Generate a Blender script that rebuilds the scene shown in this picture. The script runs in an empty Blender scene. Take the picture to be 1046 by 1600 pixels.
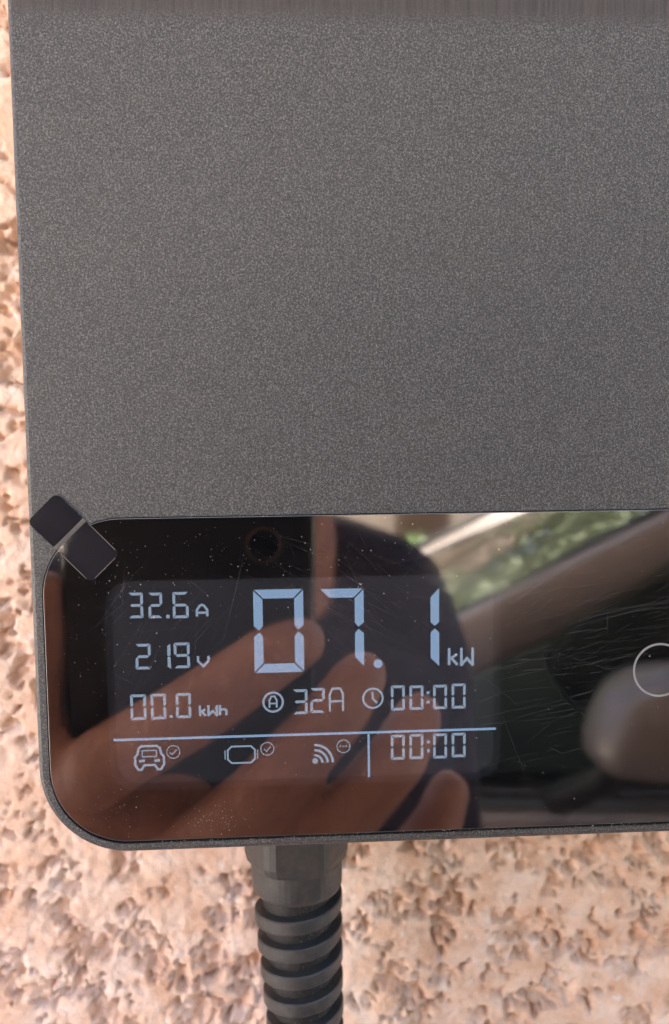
import bpy, bmesh, math, random
import numpy as np
from mathutils import Vector, Matrix

random.seed(7)
R = math.radians
scene = bpy.context.scene
COL = scene.collection

# ------------------------------------------------------------------ camera, sky, sun, exposure
EYE = 1.55                       # lens height above the ground (m)
DIST = 0.112                     # lens to charger face (m); the charger face is the plane y = 0
cam_d = bpy.data.cameras.new('camera')
cam = bpy.data.objects.new('camera', cam_d)
COL.objects.link(cam)
cam.matrix_world = (Matrix.Translation((0, -DIST, EYE)) @ Matrix.Rotation(R(-2.85), 4, 'Z')
                    @ Matrix.Rotation(R(90 - 4.3), 4, 'X') @ Matrix.Rotation(R(-0.72), 4, 'Z'))
cam_d.sensor_fit = 'VERTICAL'
cam_d.sensor_height = 36.0
cam_d.sensor_width = 36.0
cam_d.lens = 28.0
cam_d.clip_start = 0.002
cam_d.clip_end = 300.0
cam_d.dof.use_dof = True
cam_d.dof.focus_distance = 0.1135
cam_d.dof.aperture_fstop = 25.0
scene.camera = cam

SUN_EL, SUN_AZ = 47.0, -162.0    # degrees; azimuth from behind the photographer: the sun stands behind the wall, which is in open shade
world = bpy.data.worlds.new('World')
scene.world = world
world.use_nodes = True
wn = world.node_tree
bg = wn.nodes['Background']
sky = wn.nodes.new('ShaderNodeTexSky')
sky.sky_type = 'NISHITA'
sky.sun_disc = False
sky.sun_elevation = R(SUN_EL)
sky.sun_rotation = R(180 - SUN_AZ)
sky.dust_density = 8.0
sky.air_density = 0.6
sky.ozone_density = 0.0
wn.links.new(sky.outputs[0], bg.inputs[0])
bg.inputs[1].default_value = 0.12

sun_d = bpy.data.lights.new('sun', 'SUN')
sun_d.energy = 5.0
sun_d.angle = R(0.55)
sun_d.color = (1.0, 0.94, 0.86)
sun = bpy.data.objects.new('sun', sun_d)
COL.objects.link(sun)
_d = Vector((math.sin(R(SUN_AZ)) * math.cos(R(SUN_EL)), -math.cos(R(SUN_AZ)) * math.cos(R(SUN_EL)), math.sin(R(SUN_EL))))
sun.rotation_euler = _d.to_track_quat('Z', 'Y').to_euler()
sun.location = _d * 20

vs = scene.view_settings
vs.view_transform = 'Standard'
vs.look = 'None'
vs.gamma = 1.0
vs.use_curve_mapping = False
vs.exposure = 3.45

# ------------------------------------------------------------------ helpers
def tag(o, label=None, cat=None, group=None, kind=None):
    if label: o['label'] = label
    if cat: o['category'] = cat
    if group: o['group'] = group
    if kind: o['kind'] = kind
    return o

def empty(name, loc=(0, 0, 0), mat=None):
    o = bpy.data.objects.new(name, None)
    o.empty_display_size = 0.02
    COL.objects.link(o)
    if mat is not None: o.matrix_world = mat
    else: o.location = loc
    return o

def obj(name, v, f, mat, parent=None, smooth=False, off=(0, 0, 0), mats=None, midx=None):
    me = bpy.data.meshes.new(name)
    o3 = Vector(off)
    me.from_pydata([tuple(Vector(p) - o3) for p in v], [], f)
    for m in (mats or [mat]): me.materials.append(m)
    if midx: me.polygons.foreach_set('material_index', midx)
    if smooth: me.polygons.foreach_set('use_smooth', [True] * len(me.polygons))
    me.update()
    o = bpy.data.objects.new(name, me)
    COL.objects.link(o)
    if parent is not None: o.parent = parent
    return o

def material(name, base, rough=0.5, metallic=0.0, ior=1.5, emit=None, estr=0.0, coat=0.0):
    m = bpy.data.materials.new(name)
    m.use_nodes = True
    b = m.node_tree.nodes['Principled BSDF']
    b.inputs['Base Color'].default_value = (*base, 1)
    b.inputs['Roughness'].default_value = rough
    b.inputs['Metallic'].default_value = metallic
    b.inputs['IOR'].default_value = ior
    b.inputs['Coat Weight'].default_value = coat
    if emit:
        b.inputs['Emission Color'].default_value = (*emit, 1)
        b.inputs['Emission Strength'].default_value = estr
    return m

def nodes(m):
    t = m.node_tree
    return t, t.nodes['Principled BSDF'], t.nodes, t.links

def noise(m, scale, detail=3, rough=0.5, stretch=(1, 1, 1), coord='Object'):
    t, b, N, L = nodes(m)
    tc = N.new('ShaderNodeTexCoord'); mp = N.new('ShaderNodeMapping')
    mp.inputs['Scale'].default_value = stretch
    n = N.new('ShaderNodeTexNoise')
    n.inputs['Scale'].default_value = scale
    n.inputs['Detail'].default_value = detail
    n.inputs['Roughness'].default_value = rough
    L.new(tc.outputs[coord], mp.inputs[0]); L.new(mp.outputs[0], n.inputs['Vector'])
    return n.outputs['Fac']

def ramp(m, src, stops):
    t, b, N, L = nodes(m)
    r = N.new('ShaderNodeValToRGB')
    e = r.color_ramp.elements
    while len(e) < len(stops): e.new(0.5)
    for i, (p, c) in enumerate(stops):
        e[i].position = p
        e[i].color = (*c, 1) if len(c) == 3 else c
    L.new(src, r.inputs[0])
    return r.outputs[0]

def bump(m, src, strength, dist):
    t, b, N, L = nodes(m)
    k = N.new('ShaderNodeBump')
    k.inputs['Strength'].default_value = strength
    k.inputs['Distance'].default_value = dist
    L.new(src, k.inputs['Height']); L.new(k.outputs[0], b.inputs['Normal'])
    return k

def rrect(x0, z0, x1, z1, r, n=14, rs=None):
    """rounded rectangle outline, counter-clockwise from the bottom-left corner; rs = radius of each corner bl, br, tr, tl"""
    rs = rs or (r, r, r, r)
    pts = []
    for (cx, cz, a0, k) in ((x0, z0, 180, 0), (x1, z0, 270, 1), (x1, z1, 0, 2), (x0, z1, 90, 3)):
        q = rs[k]
        ox = cx + q if k in (0, 3) else cx - q
        oz = cz + q if k in (0, 1) else cz - q
        for i in range(n + 1):
            a = R(a0 + 90 * i / n)
            pts.append((ox + q * math.cos(a), oz + q * math.sin(a)))
    return pts

def rings_to_faces(nr, n, closed=True):
    f = []
    for i in range(nr - 1):
        for j in range(n if closed else n - 1):
            k = (j + 1) % n
            f.append((i * n + j, i * n + k, (i + 1) * n + k, (i + 1) * n + j))
    return f

def tube(path, rad, n=16, ref=Vector((0, 1, 0))):
    """closed tapered tube with rounded ends; rad entries are a number or (a, b): a along ref x direction, b along the other axis"""
    P = [Vector(p) for p in path]
    Q = [(r, r) if not isinstance(r, tuple) else r for r in rad]
    sec = []
    d0 = (P[1] - P[0]).normalized(); d1 = (P[-1] - P[-2]).normalized()
    def cap(p, d, q, sgn):
        out = []
        m = min(q)
        for t in (0.98, 0.85, 0.55):
            s = math.sqrt(1 - t * t)
            out.append((p + d * (sgn * m * t), (q[0] * s, q[1] * s)))
        return out if sgn < 0 else out[::-1]
    sec += cap(P[0], d0, Q[0], -1)
    sec += list(zip(P, Q))
    sec += cap(P[-1], d1, Q[-1], 1)
    v = []
    for i, (p, q) in enumerate(sec):
        a = sec[max(i - 1, 0)][0]; b = sec[min(i + 1, len(sec) - 1)][0]
        d = (b - a).normalized()
        s = d.cross(ref)
        if s.length < 1e-4: s = d.cross(Vector((1, 0, 0)))
        s.normalize(); u = s.cross(d).normalized()
        for j in range(n):
            t = 2 * math.pi * j / n
            v.append(p + s * (q[0] * math.cos(t)) + u * (q[1] * math.sin(t)))
    f = rings_to_faces(len(sec), n)
    f.append(tuple(range(n))[::-1]); L = (len(sec) - 1) * n
    f.append(tuple(range(L, L + n)))
    return v, f

def merge(parts):
    V, F = [], []
    for v, f in parts:
        k = len(V); V += [Vector(p) for p in v]; F += [tuple(i + k for i in q) for q in f]
    return V, F

def box(x0, y0, z0, x1, y1, z1):
    v = [(x, y, z) for z in (z0, z1) for y in (y0, y1) for x in (x0, x1)]
    return v, [(0, 2, 3, 1), (4, 5, 7, 6), (0, 1, 5, 4), (2, 6, 7, 3), (0, 4, 6, 2), (1, 3, 7, 5)]

def solid(name, v, f, mat, parent, voxel, smooth_iter=6, off=(0, 0, 0)):
    """fuse overlapping volumes into one continuous skin"""
    o = obj(name, v, f, mat, None, off=off)
    m = o.modifiers.new('fuse', 'REMESH'); m.mode = 'VOXEL'; m.voxel_size = voxel; m.use_smooth_shade = True
    s = o.modifiers.new('soften', 'SMOOTH'); s.iterations = smooth_iter; s.factor = 0.5
    dg = bpy.context.evaluated_depsgraph_get()
    me = bpy.data.meshes.new_from_object(o.evaluated_get(dg))
    old = o.data
    o.modifiers.clear(); o.data = me; me.name = name
    bpy.data.meshes.remove(old)
    if not me.materials: me.materials.append(mat)
    me.polygons.foreach_set('use_smooth', [True] * len(me.polygons))
    o.parent = parent
    return o

def vnoise(x, y, seed):
    rng = np.random.RandomState(seed); T = rng.rand(256, 256)
    xi = np.floor(x).astype(int); yi = np.floor(y).astype(int)
    fx = x - xi; fy = y - yi
    fx = fx * fx * fx * (fx * (fx * 6 - 15) + 10); fy = fy * fy * fy * (fy * (fy * 6 - 15) + 10)
    a = T[xi & 255, yi & 255]; b = T[(xi + 1) & 255, yi & 255]; c = T[xi & 255, (yi + 1) & 255]; d = T[(xi + 1) & 255, (yi + 1) & 255]
    return (a * (1 - fx) + b * fx) * (1 - fy) + (c * (1 - fx) + d * fx) * fy

def fbm(x, y, seed, octv=4, gain=0.5):
    s = 0; a = 1; t = 0
    for k in range(octv):
        s = s + a * vnoise(x * 2 ** k + 17.3 * k, y * 2 ** k - 9.1 * k, seed + k); t += a; a *= gain
    return s / t

def worley(x, y, seed):
    rng = np.random.RandomState(seed); JX = rng.rand(256, 256); JY = rng.rand(256, 256)
    xi = np.floor(x).astype(int); yi = np.floor(y).astype(int)
    f1 = np.full(x.shape, 9.0); f2 = np.full(x.shape, 9.0)
    for dx in (-1, 0, 1):
        for dy in (-1, 0, 1):
            px = xi + dx + JX[(xi + dx) & 255, (yi + dy) & 255]; py = yi + dy + JY[(xi + dx) & 255, (yi + dy) & 255]
            d = np.hypot(px - x, py - y)
            f2 = np.where(d < f1, f1, np.minimum(f2, d)); f1 = np.minimum(f1, d)
    return f1, f2

# ------------------------------------------------------------------ ground
m_ground = material('concrete_ground', (0.42, 0.38, 0.34), 0.9)
t, b, N, L = nodes(m_ground)
L.new(ramp(m_ground, noise(m_ground, 6, 6, 0.65), [(0.3, (0.36, 0.32, 0.285)), (0.7, (0.48, 0.44, 0.40))]), b.inputs['Base Color'])
bump(m_ground, noise(m_ground, 90, 4), 0.3, 0.01)
tag(obj('ground', [(-60, -60, 0), (60, -60, 0), (60, 20, 0), (-60, 20, 0)], [(0, 1, 2, 3)], m_ground), kind='structure')

# ------------------------------------------------------------------ roughcast wall: real relief, fine around the charger and coarser away from it
WALL_Y = 0.064
def axis(lo, hi, a, b2, fine, grow):
    mid = list(np.arange(a, b2, fine))
    up, st = [b2], fine
    while up[-1] < hi: st *= grow; up.append(min(up[-1] + st, hi))
    dn, st = [a], fine
    while dn[-1] > lo: st *= grow; dn.append(max(dn[-1] - st, lo))
    return np.array(dn[:0:-1] + mid + up)
gx = axis(-4, 5, -0.080, 0.135, 0.00052, 1.09)
gz = axis(0.0, 3.2, 1.385, 1.665, 0.00052, 1.09)
X, Z = np.meshgrid(gx, gz)
wx = X + 0.0015 * (fbm(X / 0.004, Z / 0.004, 3, 3) - 0.5)
wz = Z + 0.0015 * (fbm(X / 0.004, Z / 0.004, 13, 3) - 0.5)
def step(lo, hi, q):
    q = np.clip((q - lo) / (hi - lo), 0, 1); return q * q * (3 - 2 * q)
coarse = step(0.40, 0.60, fbm(X / 0.018, Z / 0.018, 71, 2))               # 1 = trowelled-flat patch, 0 = open grain
lump = fbm(wx / 0.0066, wz / 0.0056, 21, 5, 0.60)
T = 0.46
flat_top = T - np.log1p(np.exp((T - lump) * 55)) / 55                      # lumps pressed flat by the float
edge = np.exp(-((lump - T + 0.015) / 0.05) ** 2)                           # broken grain round the flats
b2_ = fbm(wx / 0.0025, wz / 0.0022, 31, 3, 0.5)
holes = step(0.45, 0.33, b2_) * (0.06 + 0.94 * edge) * (1 - 0.4 * coarse)
pin = step(0.40, 0.30, fbm(wx / 0.0019, wz / 0.0017, 131, 2, 0.5)) * (0.10 + 0.90 * edge)
open_ = np.clip((T + 0.02 - lump) * 12, 0, 1)
H = (0.0022 * (fbm(X / 0.03, Z / 0.03, 81, 2) - 0.5) + 0.0120 * (flat_top - 0.42) - 0.0030 * holes - 0.0026 * pin
     + 0.0042 * (fbm(wx / 0.0028, wz / 0.0028, 61, 3, 0.6) - 0.5) * (0.10 + 0.90 * open_)
     + 0.0024 * (fbm(X / 0.0016, Z / 0.0016, 91, 2) - 0.5) * (0.22 + 0.78 * open_))
Y = WALL_Y - H
nz, nx = X.shape
co = np.stack([X, Y, Z], -1).reshape(-1, 3)
ii = (np.arange(nz - 1)[:, None] * nx + np.arange(nx - 1)[None, :]).ravel()
quads = np.stack([ii, ii + 1, ii + nx + 1, ii + nx], 1)
me = bpy.data.meshes.new('wall')
me.vertices.add(len(co)); me.vertices.foreach_set('co', co.astype(np.float32).ravel())
me.loops.add(quads.size); me.loops.foreach_set('vertex_index', quads.astype(np.int32).ravel())
me.polygons.add(len(quads))
me.polygons.foreach_set('loop_start', np.arange(0, quads.size, 4, dtype=np.int32))
me.polygons.foreach_set('loop_total', np.full(len(quads), 4, dtype=np.int32))
me.polygons.foreach_set('use_smooth', np.ones(len(quads), dtype=bool))
me.update(calc_edges=True)
m_wall = material('roughcast_plaster', (0.62, 0.40, 0.28), 0.9)
t, b, N, L = nodes(m_wall)
c1 = ramp(m_wall, noise(m_wall, 130, 5, 0.6), [(0.32, (0.71, 0.45, 0.31)), (0.50, (0.80, 0.575, 0.445)), (0.70, (0.87, 0.70, 0.60))])
c2 = ramp(m_wall, noise(m_wall, 420, 3, 0.6), [(0.62, (0, 0, 0)), (0.72, (1, 1, 1))])
mx = N.new('ShaderNodeMix'); mx.data_type = 'RGBA'
mx.inputs['B'].default_value = (0.80, 0.72, 0.66, 1)
L.new(c2, mx.inputs['Factor']); L.new(c1, mx.inputs['A']); L.new(mx.outputs['Result'], b.inputs['Base Color'])
bump(m_wall, noise(m_wall, 1500, 4), 0.5, 0.0006)
me.materials.append(m_wall)
wall = bpy.data.objects.new('wall', me); COL.objects.link(wall)
wc_v, wc_f = box(-3.98, WALL_Y + .02, 0.01, 4.98, WALL_Y + .30, 3.19)
obj('wall_core', wc_v, wc_f, m_wall, wall)
ov_v, ov_f = box(-3.98, -0.85, 2.86, 4.98, WALL_Y + .30, 3.00)  # overhang added out of view to keep skylight off the wall and charger
m_overhang = material('white_overhang', (0.55, 0.50, 0.45), 0.9)
ov_v = [(x, y if y > -0.5 else y, z - 0.10 if y < 0 else z) for x, y, z in ov_v]
tag(obj('added_overhang', ov_v, ov_f, m_overhang), 'pale overhang added out of view above the peach wall to block skylight', 'added_overhang', kind='structure')
tag(wall, 'rough peach roughcast plaster wall with brown pits behind the charger', 'wall', kind='structure')

# ------------------------------------------------------------------ wall charger; drawn in millimetres: x right, z up from lens height, y into the wall
CX = 52.8                        # middle of the unit
ZB, ZT = -57.1, 92.0             # bottom and top of the housing
XL, XR = -37.0, 2 * CX + 37.0
ZBEND = 58.4                     # the face leans back above this line
OFF = Vector((CX / 1000, WALL_Y, EYE + ZB / 1000))
def mm(p): return Vector((p[0] / 1000, p[1] / 1000, EYE + p[2] / 1000)) - OFF
charger = empty('wall_charger', OFF)
tag(charger, 'dark grey wall mounted car charger with black glass display on the peach wall', 'charger')

m_body = material('powder_coated_grey', (0.07, 0.07, 0.07), 0.5)
t, b, N, L = nodes(m_body)
g_n = noise(m_body, 4200, 2, 0.7)
col_a = ramp(m_body, g_n, [(0.30, (0.018, 0.0179, 0.0168)), (0.50, (0.052, 0.0516, 0.0486)), (0.72, (0.180, 0.178, 0.170))])
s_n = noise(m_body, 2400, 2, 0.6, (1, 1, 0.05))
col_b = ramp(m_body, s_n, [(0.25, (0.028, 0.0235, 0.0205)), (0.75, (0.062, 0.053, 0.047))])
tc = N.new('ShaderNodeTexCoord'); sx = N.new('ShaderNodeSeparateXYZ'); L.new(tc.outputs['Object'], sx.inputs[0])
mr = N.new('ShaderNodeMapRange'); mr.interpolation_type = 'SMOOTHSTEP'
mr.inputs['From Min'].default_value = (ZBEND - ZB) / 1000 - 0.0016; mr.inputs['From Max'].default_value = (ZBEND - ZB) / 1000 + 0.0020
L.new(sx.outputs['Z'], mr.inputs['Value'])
mx = N.new('ShaderNodeMix'); mx.data_type = 'RGBA'            # darker brown vertical streaks blend in above the bend line
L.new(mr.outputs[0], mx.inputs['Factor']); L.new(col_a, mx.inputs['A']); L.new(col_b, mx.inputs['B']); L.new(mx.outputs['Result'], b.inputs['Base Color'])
b.inputs['Roughness'].default_value = 0.5
bump(m_body, g_n, 0.8, 0.00014)
m_rim = material('fine_grey_rim', (0.05, 0.05, 0.05), 0.45)
t, b, N, L = nodes(m_rim)
r_n = noise(m_rim, 2600, 2, 0.6)
L.new(ramp(m_rim, r_n, [(0.35, (0.05, 0.05, 0.05)), (0.75, (0.13, 0.13, 0.13))]), b.inputs['Base Color'])
bump(m_rim, r_n, 0.35, 0.00012)
m_gap = material('black_gap', (0.006, 0.006, 0.006), 0.7)

RC = 12.6
def lean(p):
    x, y, z = p
    return (x, y + max(0.0, z - ZBEND) * 0.02, z)
NA = 16
def outline(i):
    """outer outline inset by i with points on the bend line; bottom-left, bottom-right, top-right, top-left"""
    pts = rrect(XL + i, ZB + i, XR - i, ZT - i, RC - i, NA, rs=(RC - i, RC - i, 5 - i * .9, 5 - i * .9))
    n = NA + 1
    return pts[:2 * n] + [(XR - i, ZBEND)] + pts[2 * n:] + [(XL + i, ZBEND)]
prof = [(0.9, 60.0), (0.0, 58.0), (0.0, 0.7), (0.06, 0.40), (0.20, 0.16), (0.40, 0.04), (0.62, 0.0)]
rv = []; n_out = len(outline(0))
for (i, y) in prof: rv += [lean((x, y, z)) for (x, z) in outline(i)]
rf = [tuple(reversed(q)) for q in rings_to_faces(len(prof), n_out)]
GXL, GZB, GXR, GZT, GR = -35.35, -55.45, 2 * CX + 35.35, -8.85, 10.9
gap = 0.16
hole = rrect(GXL - gap, GZB - gap - 0.22, GXR + gap, GZT + gap, GR + gap, NA)
bm = bmesh.new()
last = [bm.verts.new(mm(p)) for p in rv]
for q in rf:
    f_ = bm.faces.new([last[i] for i in q]); f_.smooth = True; f_.material_index = 3
bm.faces.new([last[i] for i in range(n_out)])                    # back plate
fr = last[(len(prof) - 1) * n_out:]
kr = 2 * (NA + 1); kl = n_out - 1                                # bend points right and left
top = [fr[i] for i in range(kr, kl + 1)]
bm.faces.new(top[::-1])
hv = [bm.verts.new(mm((x, 0.0, z))) for x, z in hole]
he = [bm.edges.new((hv[i], hv[(i + 1) % len(hv)])) for i in range(len(hv))]
low = [fr[kl]] + fr[:kr + 1]
oe = []
for i in range(len(low)):
    a, b_ = low[i], low[(i + 1) % len(low)]
    e = bm.edges.get((a, b_)) or bm.edges.new((a, b_)); oe.append(e)
res = bmesh.ops.triangle_fill(bm, edges=oe + he, use_beauty=True, use_dissolve=False)
for g in res['geom']:
    if isinstance(g, bmesh.types.BMFace):
        if g.normal.y > 0: g.normal_flip()
h2 = [bm.verts.new(mm((x, 0.14, z))) for x, z in rrect(GXL - gap * .7, GZB - gap * .7 - 0.22, GXR + gap * .7, GZT + gap * .7, GR + gap * .7, NA)]
h3 = [bm.verts.new(mm((x, 2.6, z))) for x, z in rrect(GXL - gap * .7, GZB - gap * .7 - 0.22, GXR + gap * .7, GZT + gap * .7, GR + gap * .7, NA)]
for (A, B, mi) in ((hv, h2, 0), (h2, h3, 2)):
    for i in range(len(A)):
        k = (i + 1) % len(A)
        f_ = bm.faces.new((A[i], A[k], B[k], B[i])); f_.material_index = mi
f_ = bm.faces.new(h3); f_.material_index = 2
me = bpy.data.meshes.new('housing'); bm.to_mesh(me); bm.free()
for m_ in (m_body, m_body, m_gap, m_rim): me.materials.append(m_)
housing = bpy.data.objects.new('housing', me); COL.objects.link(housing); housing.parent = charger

GLASS_IOR = 2.50                 # coated cover glass, strongly mirroring
m_glass = material('black_cover_glass', (0.004, 0.004, 0.0045), 0.042, ior=GLASS_IOR)
t, b, N, L = nodes(m_glass)
bump(m_glass, noise(m_glass, 38, 2), 0.02, 0.0006)
def wiped(m):                    # greasy wipe marks: patches where the gloss is duller
    t, b, N, L = nodes(m)
    L.new(ramp(m, noise(m, 60, 5, 0.65, (0.35, 1, 1.6)), [(0.42, (0.025,) * 3), (0.66, (0.060,) * 3)]), b.inputs['Roughness'])
wiped(m_glass)
gl_prof = [(0.16, 2.4), (0.0, 2.2), (0.0, 0.10), (0.03, 0.05), (0.10, 0.02)]
gv = []
for (i, y) in gl_prof: gv += [mm((x, y, z)) for x, z in rrect(GXL + i, GZB + i, GXR - i, GZT - i, GR - i, NA)]
ng = 4 * (NA + 1)
gf = [tuple(reversed(q)) for q in rings_to_faces(len(gl_prof), ng)]
gf.append(tuple(range((len(gl_prof) - 1) * ng, len(gl_prof) * ng))[::-1][::-1])
gf.append(tuple(range(ng))[::-1])
m_glass_edge = material('glass_edge_highlight', (0.13, 0.13, 0.13), 0.2, ior=1.6)  # edge highlight put into the colour: sides and chamfer lighter than the face
glass = obj('cover_glass', gv, gf, m_glass, charger, mats=[m_glass, m_glass_edge], midx=[1] * (len(gf) - 2) + [0, 1])

# display area under the glass: slightly lighter, with its own mirror
m_lcd = material('display_panel', (0.007, 0.0075, 0.010), 0.042, ior=GLASS_IOR + 0.30, emit=(0.6, 0.6, 0.68), estr=0.0022)
m_lcd_in = material('display_bezel', (0.006, 0.006, 0.007), 0.042, ior=GLASS_IOR + 0.10, emit=(0.55, 0.62, 0.85), estr=0.0008)
wiped(m_lcd); wiped(m_lcd_in)
LX0, LX1, LZ0, LZ1 = -25.9, 28.3, -46.9, -17.75
def plate(name, x0, z0, x1, z1, r, y, mat, parent, th=0.010):
    o_ = rrect(x0, z0, x1, z1, r, 10); n = len(o_)
    v = [mm((x, y, z)) for x, z in o_] + [mm((x, y + th, z)) for x, z in o_]
    f = [tuple(range(n)), tuple(range(n, 2 * n))[::-1]] + [(i, i + n, (i + 1) % n + n, (i + 1) % n) for i in range(n)]
    return obj(name, v, f, mat, parent)
display = plate('display', LX0, LZ0, LX1, LZ1, 3.2, -0.004, m_lcd, charger)
plate('display_margin', LX0 - 1.0, LZ0 - 1.0, LX1 + 1.1, LZ1 + 0.15, 3.6, 0.008, m_lcd_in, display)

m_seg = material('lit_segment', (0.01, 0.015, 0.02), 0.042, ior=GLASS_IOR, emit=(0.27, 0.47, 0.80), estr=0.063)
t, b, N, L = nodes(m_seg)
wv = N.new('ShaderNodeTexWave'); wv.wave_type = 'BANDS'; wv.bands_direction = 'Z'
wv.inputs['Scale'].default_value = 900.0
tc = N.new('ShaderNodeTexCoord'); L.new(tc.outputs['Object'], wv.inputs['Vector'])
L.new(ramp(m_seg, wv.outputs['Fac'], [(0.1, (0.27, 0.42, 0.65)), (0.6, (0.33, 0.48, 0.70))]), b.inputs['Emission Color'])
m_ico = material('lit_icon', (0.01, 0.015, 0.02), 0.042, ior=GLASS_IOR, emit=(0.36, 0.46, 0.60), estr=0.058)

YG = -0.012
class Ink:
    """flat lit shapes on the display, each a hair above the last so none share a plane"""
    def __init__(s): s.v = []; s.f = []; s.k = 0
    def poly(s, pts):
        n = len(s.v); y = YG - s.k * 0.0004; s.k += 1
        a = sum(pts[i][0] * pts[(i + 1) % len(pts)][1] - pts[(i + 1) % len(pts)][0] * pts[i][1] for i in range(len(pts)))
        if a < 0: pts = pts[::-1]
        s.v += [mm((x, y, z)) for x, z in pts]; s.f.append(tuple(range(n, n + len(pts))))
    def line(s, pts, t, closed=False):
        pts = list(pts) + ([pts[0]] if closed else [])
        for i in range(len(pts) - 1):
            a = Vector(pts[i]); b2 = Vector(pts[i + 1]); d = (b2 - a)
            if d.length < 1e-6: continue
            d.normalize(); nrm = Vector((-d.y, d.x)) * t / 2
            e0 = d * t * 0.35 if (i > 0 or closed) else Vector((0, 0)); e1 = d * t * 0.35 if (i < len(pts) - 2 or closed) else Vector((0, 0))
            s.poly([tuple(a - e0 - nrm), tuple(b2 + e1 - nrm), tuple(b2 + e1 + nrm), tuple(a - e0 + nrm)])
    def ring(s, cx, cz, r, t, n=28, a0=0, a1=360):
        full = (a1 - a0) >= 360
        y = YG - s.k * 0.0004; s.k += 1
        n0 = len(s.v)
        for i in range(n + 1):
            a = R(a0 + (a1 - a0) * i / n)
            for q in (r - t / 2, r + t / 2): s.v.append(mm((cx + q * math.cos(a), y, cz + q * math.sin(a))))
        for i in range(n): s.f.append((n0 + 2 * i, n0 + 2 * i + 1, n0 + 2 * i + 3, n0 + 2 * i + 2))
    def disc(s, cx, cz, r, n=18): s.poly([(cx + r * math.cos(2 * math.pi * i / n), cz + r * math.sin(2 * math.pi * i / n)) for i in range(n)])

SEGS = {'0': 'abcdef', '2': 'abged', '3': 'abgcd', '6': 'afgedc', '7': 'abc', '9': 'abcdfg'}
def seven(ink, cx, cz, w, h, t, g, which):
    x0, x1, z0, z1 = cx - w / 2, cx + w / 2, cz - h / 2, cz + h / 2
    c = g / 2
    S = {'a': [(x0 + c, z1), (x1 - c, z1), (x1 - t - c, z1 - t), (x0 + t + c, z1 - t)],
         'd': [(x0 + c, z0), (x0 + t + c, z0 + t), (x1 - t - c, z0 + t), (x1 - c, z0)],
         'f': [(x0, z1 - c), (x0 + t, z1 - t - c), (x0 + t, cz + t / 2 + c), (x0 + t * .6, cz + c), (x0, cz + t / 2 + c)],
         'b': [(x1, z1 - c), (x1, cz + t / 2 + c), (x1 - t * .6, cz + c), (x1 - t, cz + t / 2 + c), (x1 - t, z1 - t - c)],
         'e': [(x0, z0 + c), (x0, cz - t / 2 - c), (x0 + t * .6, cz - c), (x0 + t, cz - t / 2 - c), (x0 + t, z0 + t + c)],
         'c': [(x1, z0 + c), (x1 - t, z0 + t + c), (x1 - t, cz - t / 2 - c), (x1 - t * .6, cz - c), (x1, cz - t / 2 - c)],
         'g': [(x0 + t * .5 + c, cz), (x0 + t + c, cz + t / 2), (x1 - t - c, cz + t / 2), (x1 - t * .5 - c, cz), (x1 - t - c, cz - t / 2), (x0 + t + c, cz - t / 2)]}
    for k in which: ink.poly(S[k])

STROKES = {   # unit strokes, z measured down
    'A': ([[(0, 1), (0, .45), (.28, .1), (.5, 0), (.72, .1), (1, .45), (1, 1)], [(0, .68), (1, .68)]], .19),
    'B': ([[(0, 1), (0, .25), (.22, 0), (.78, 0), (1, .25), (1, 1)], [(0, .56), (1, .56)]], .14),
    'V': ([[(0, 0), (0, .5), (.5, 1), (1, .5), (1, 0)]], .19),
    'kW': ([[(0, 0), (0, 1)], [(.06, .62), (.34, .36)], [(.12, .62), (.36, 1)], [(.52, 0), (.52, 1), (.76, .62), (1, 1), (1, 0)]], .105),
    'kWh': ([[(0, 0), (0, 1)], [(.04, .62), (.20, .36)], [(.08, .62), (.22, 1)], [(.32, 0), (.32, .96), (.48, .55), (.64, .96), (.64, 0)],
             [(.76, 0), (.76, 1)], [(.76, .45), (.92, .42), (1, .55), (1, 1)]], .085),
}
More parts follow.
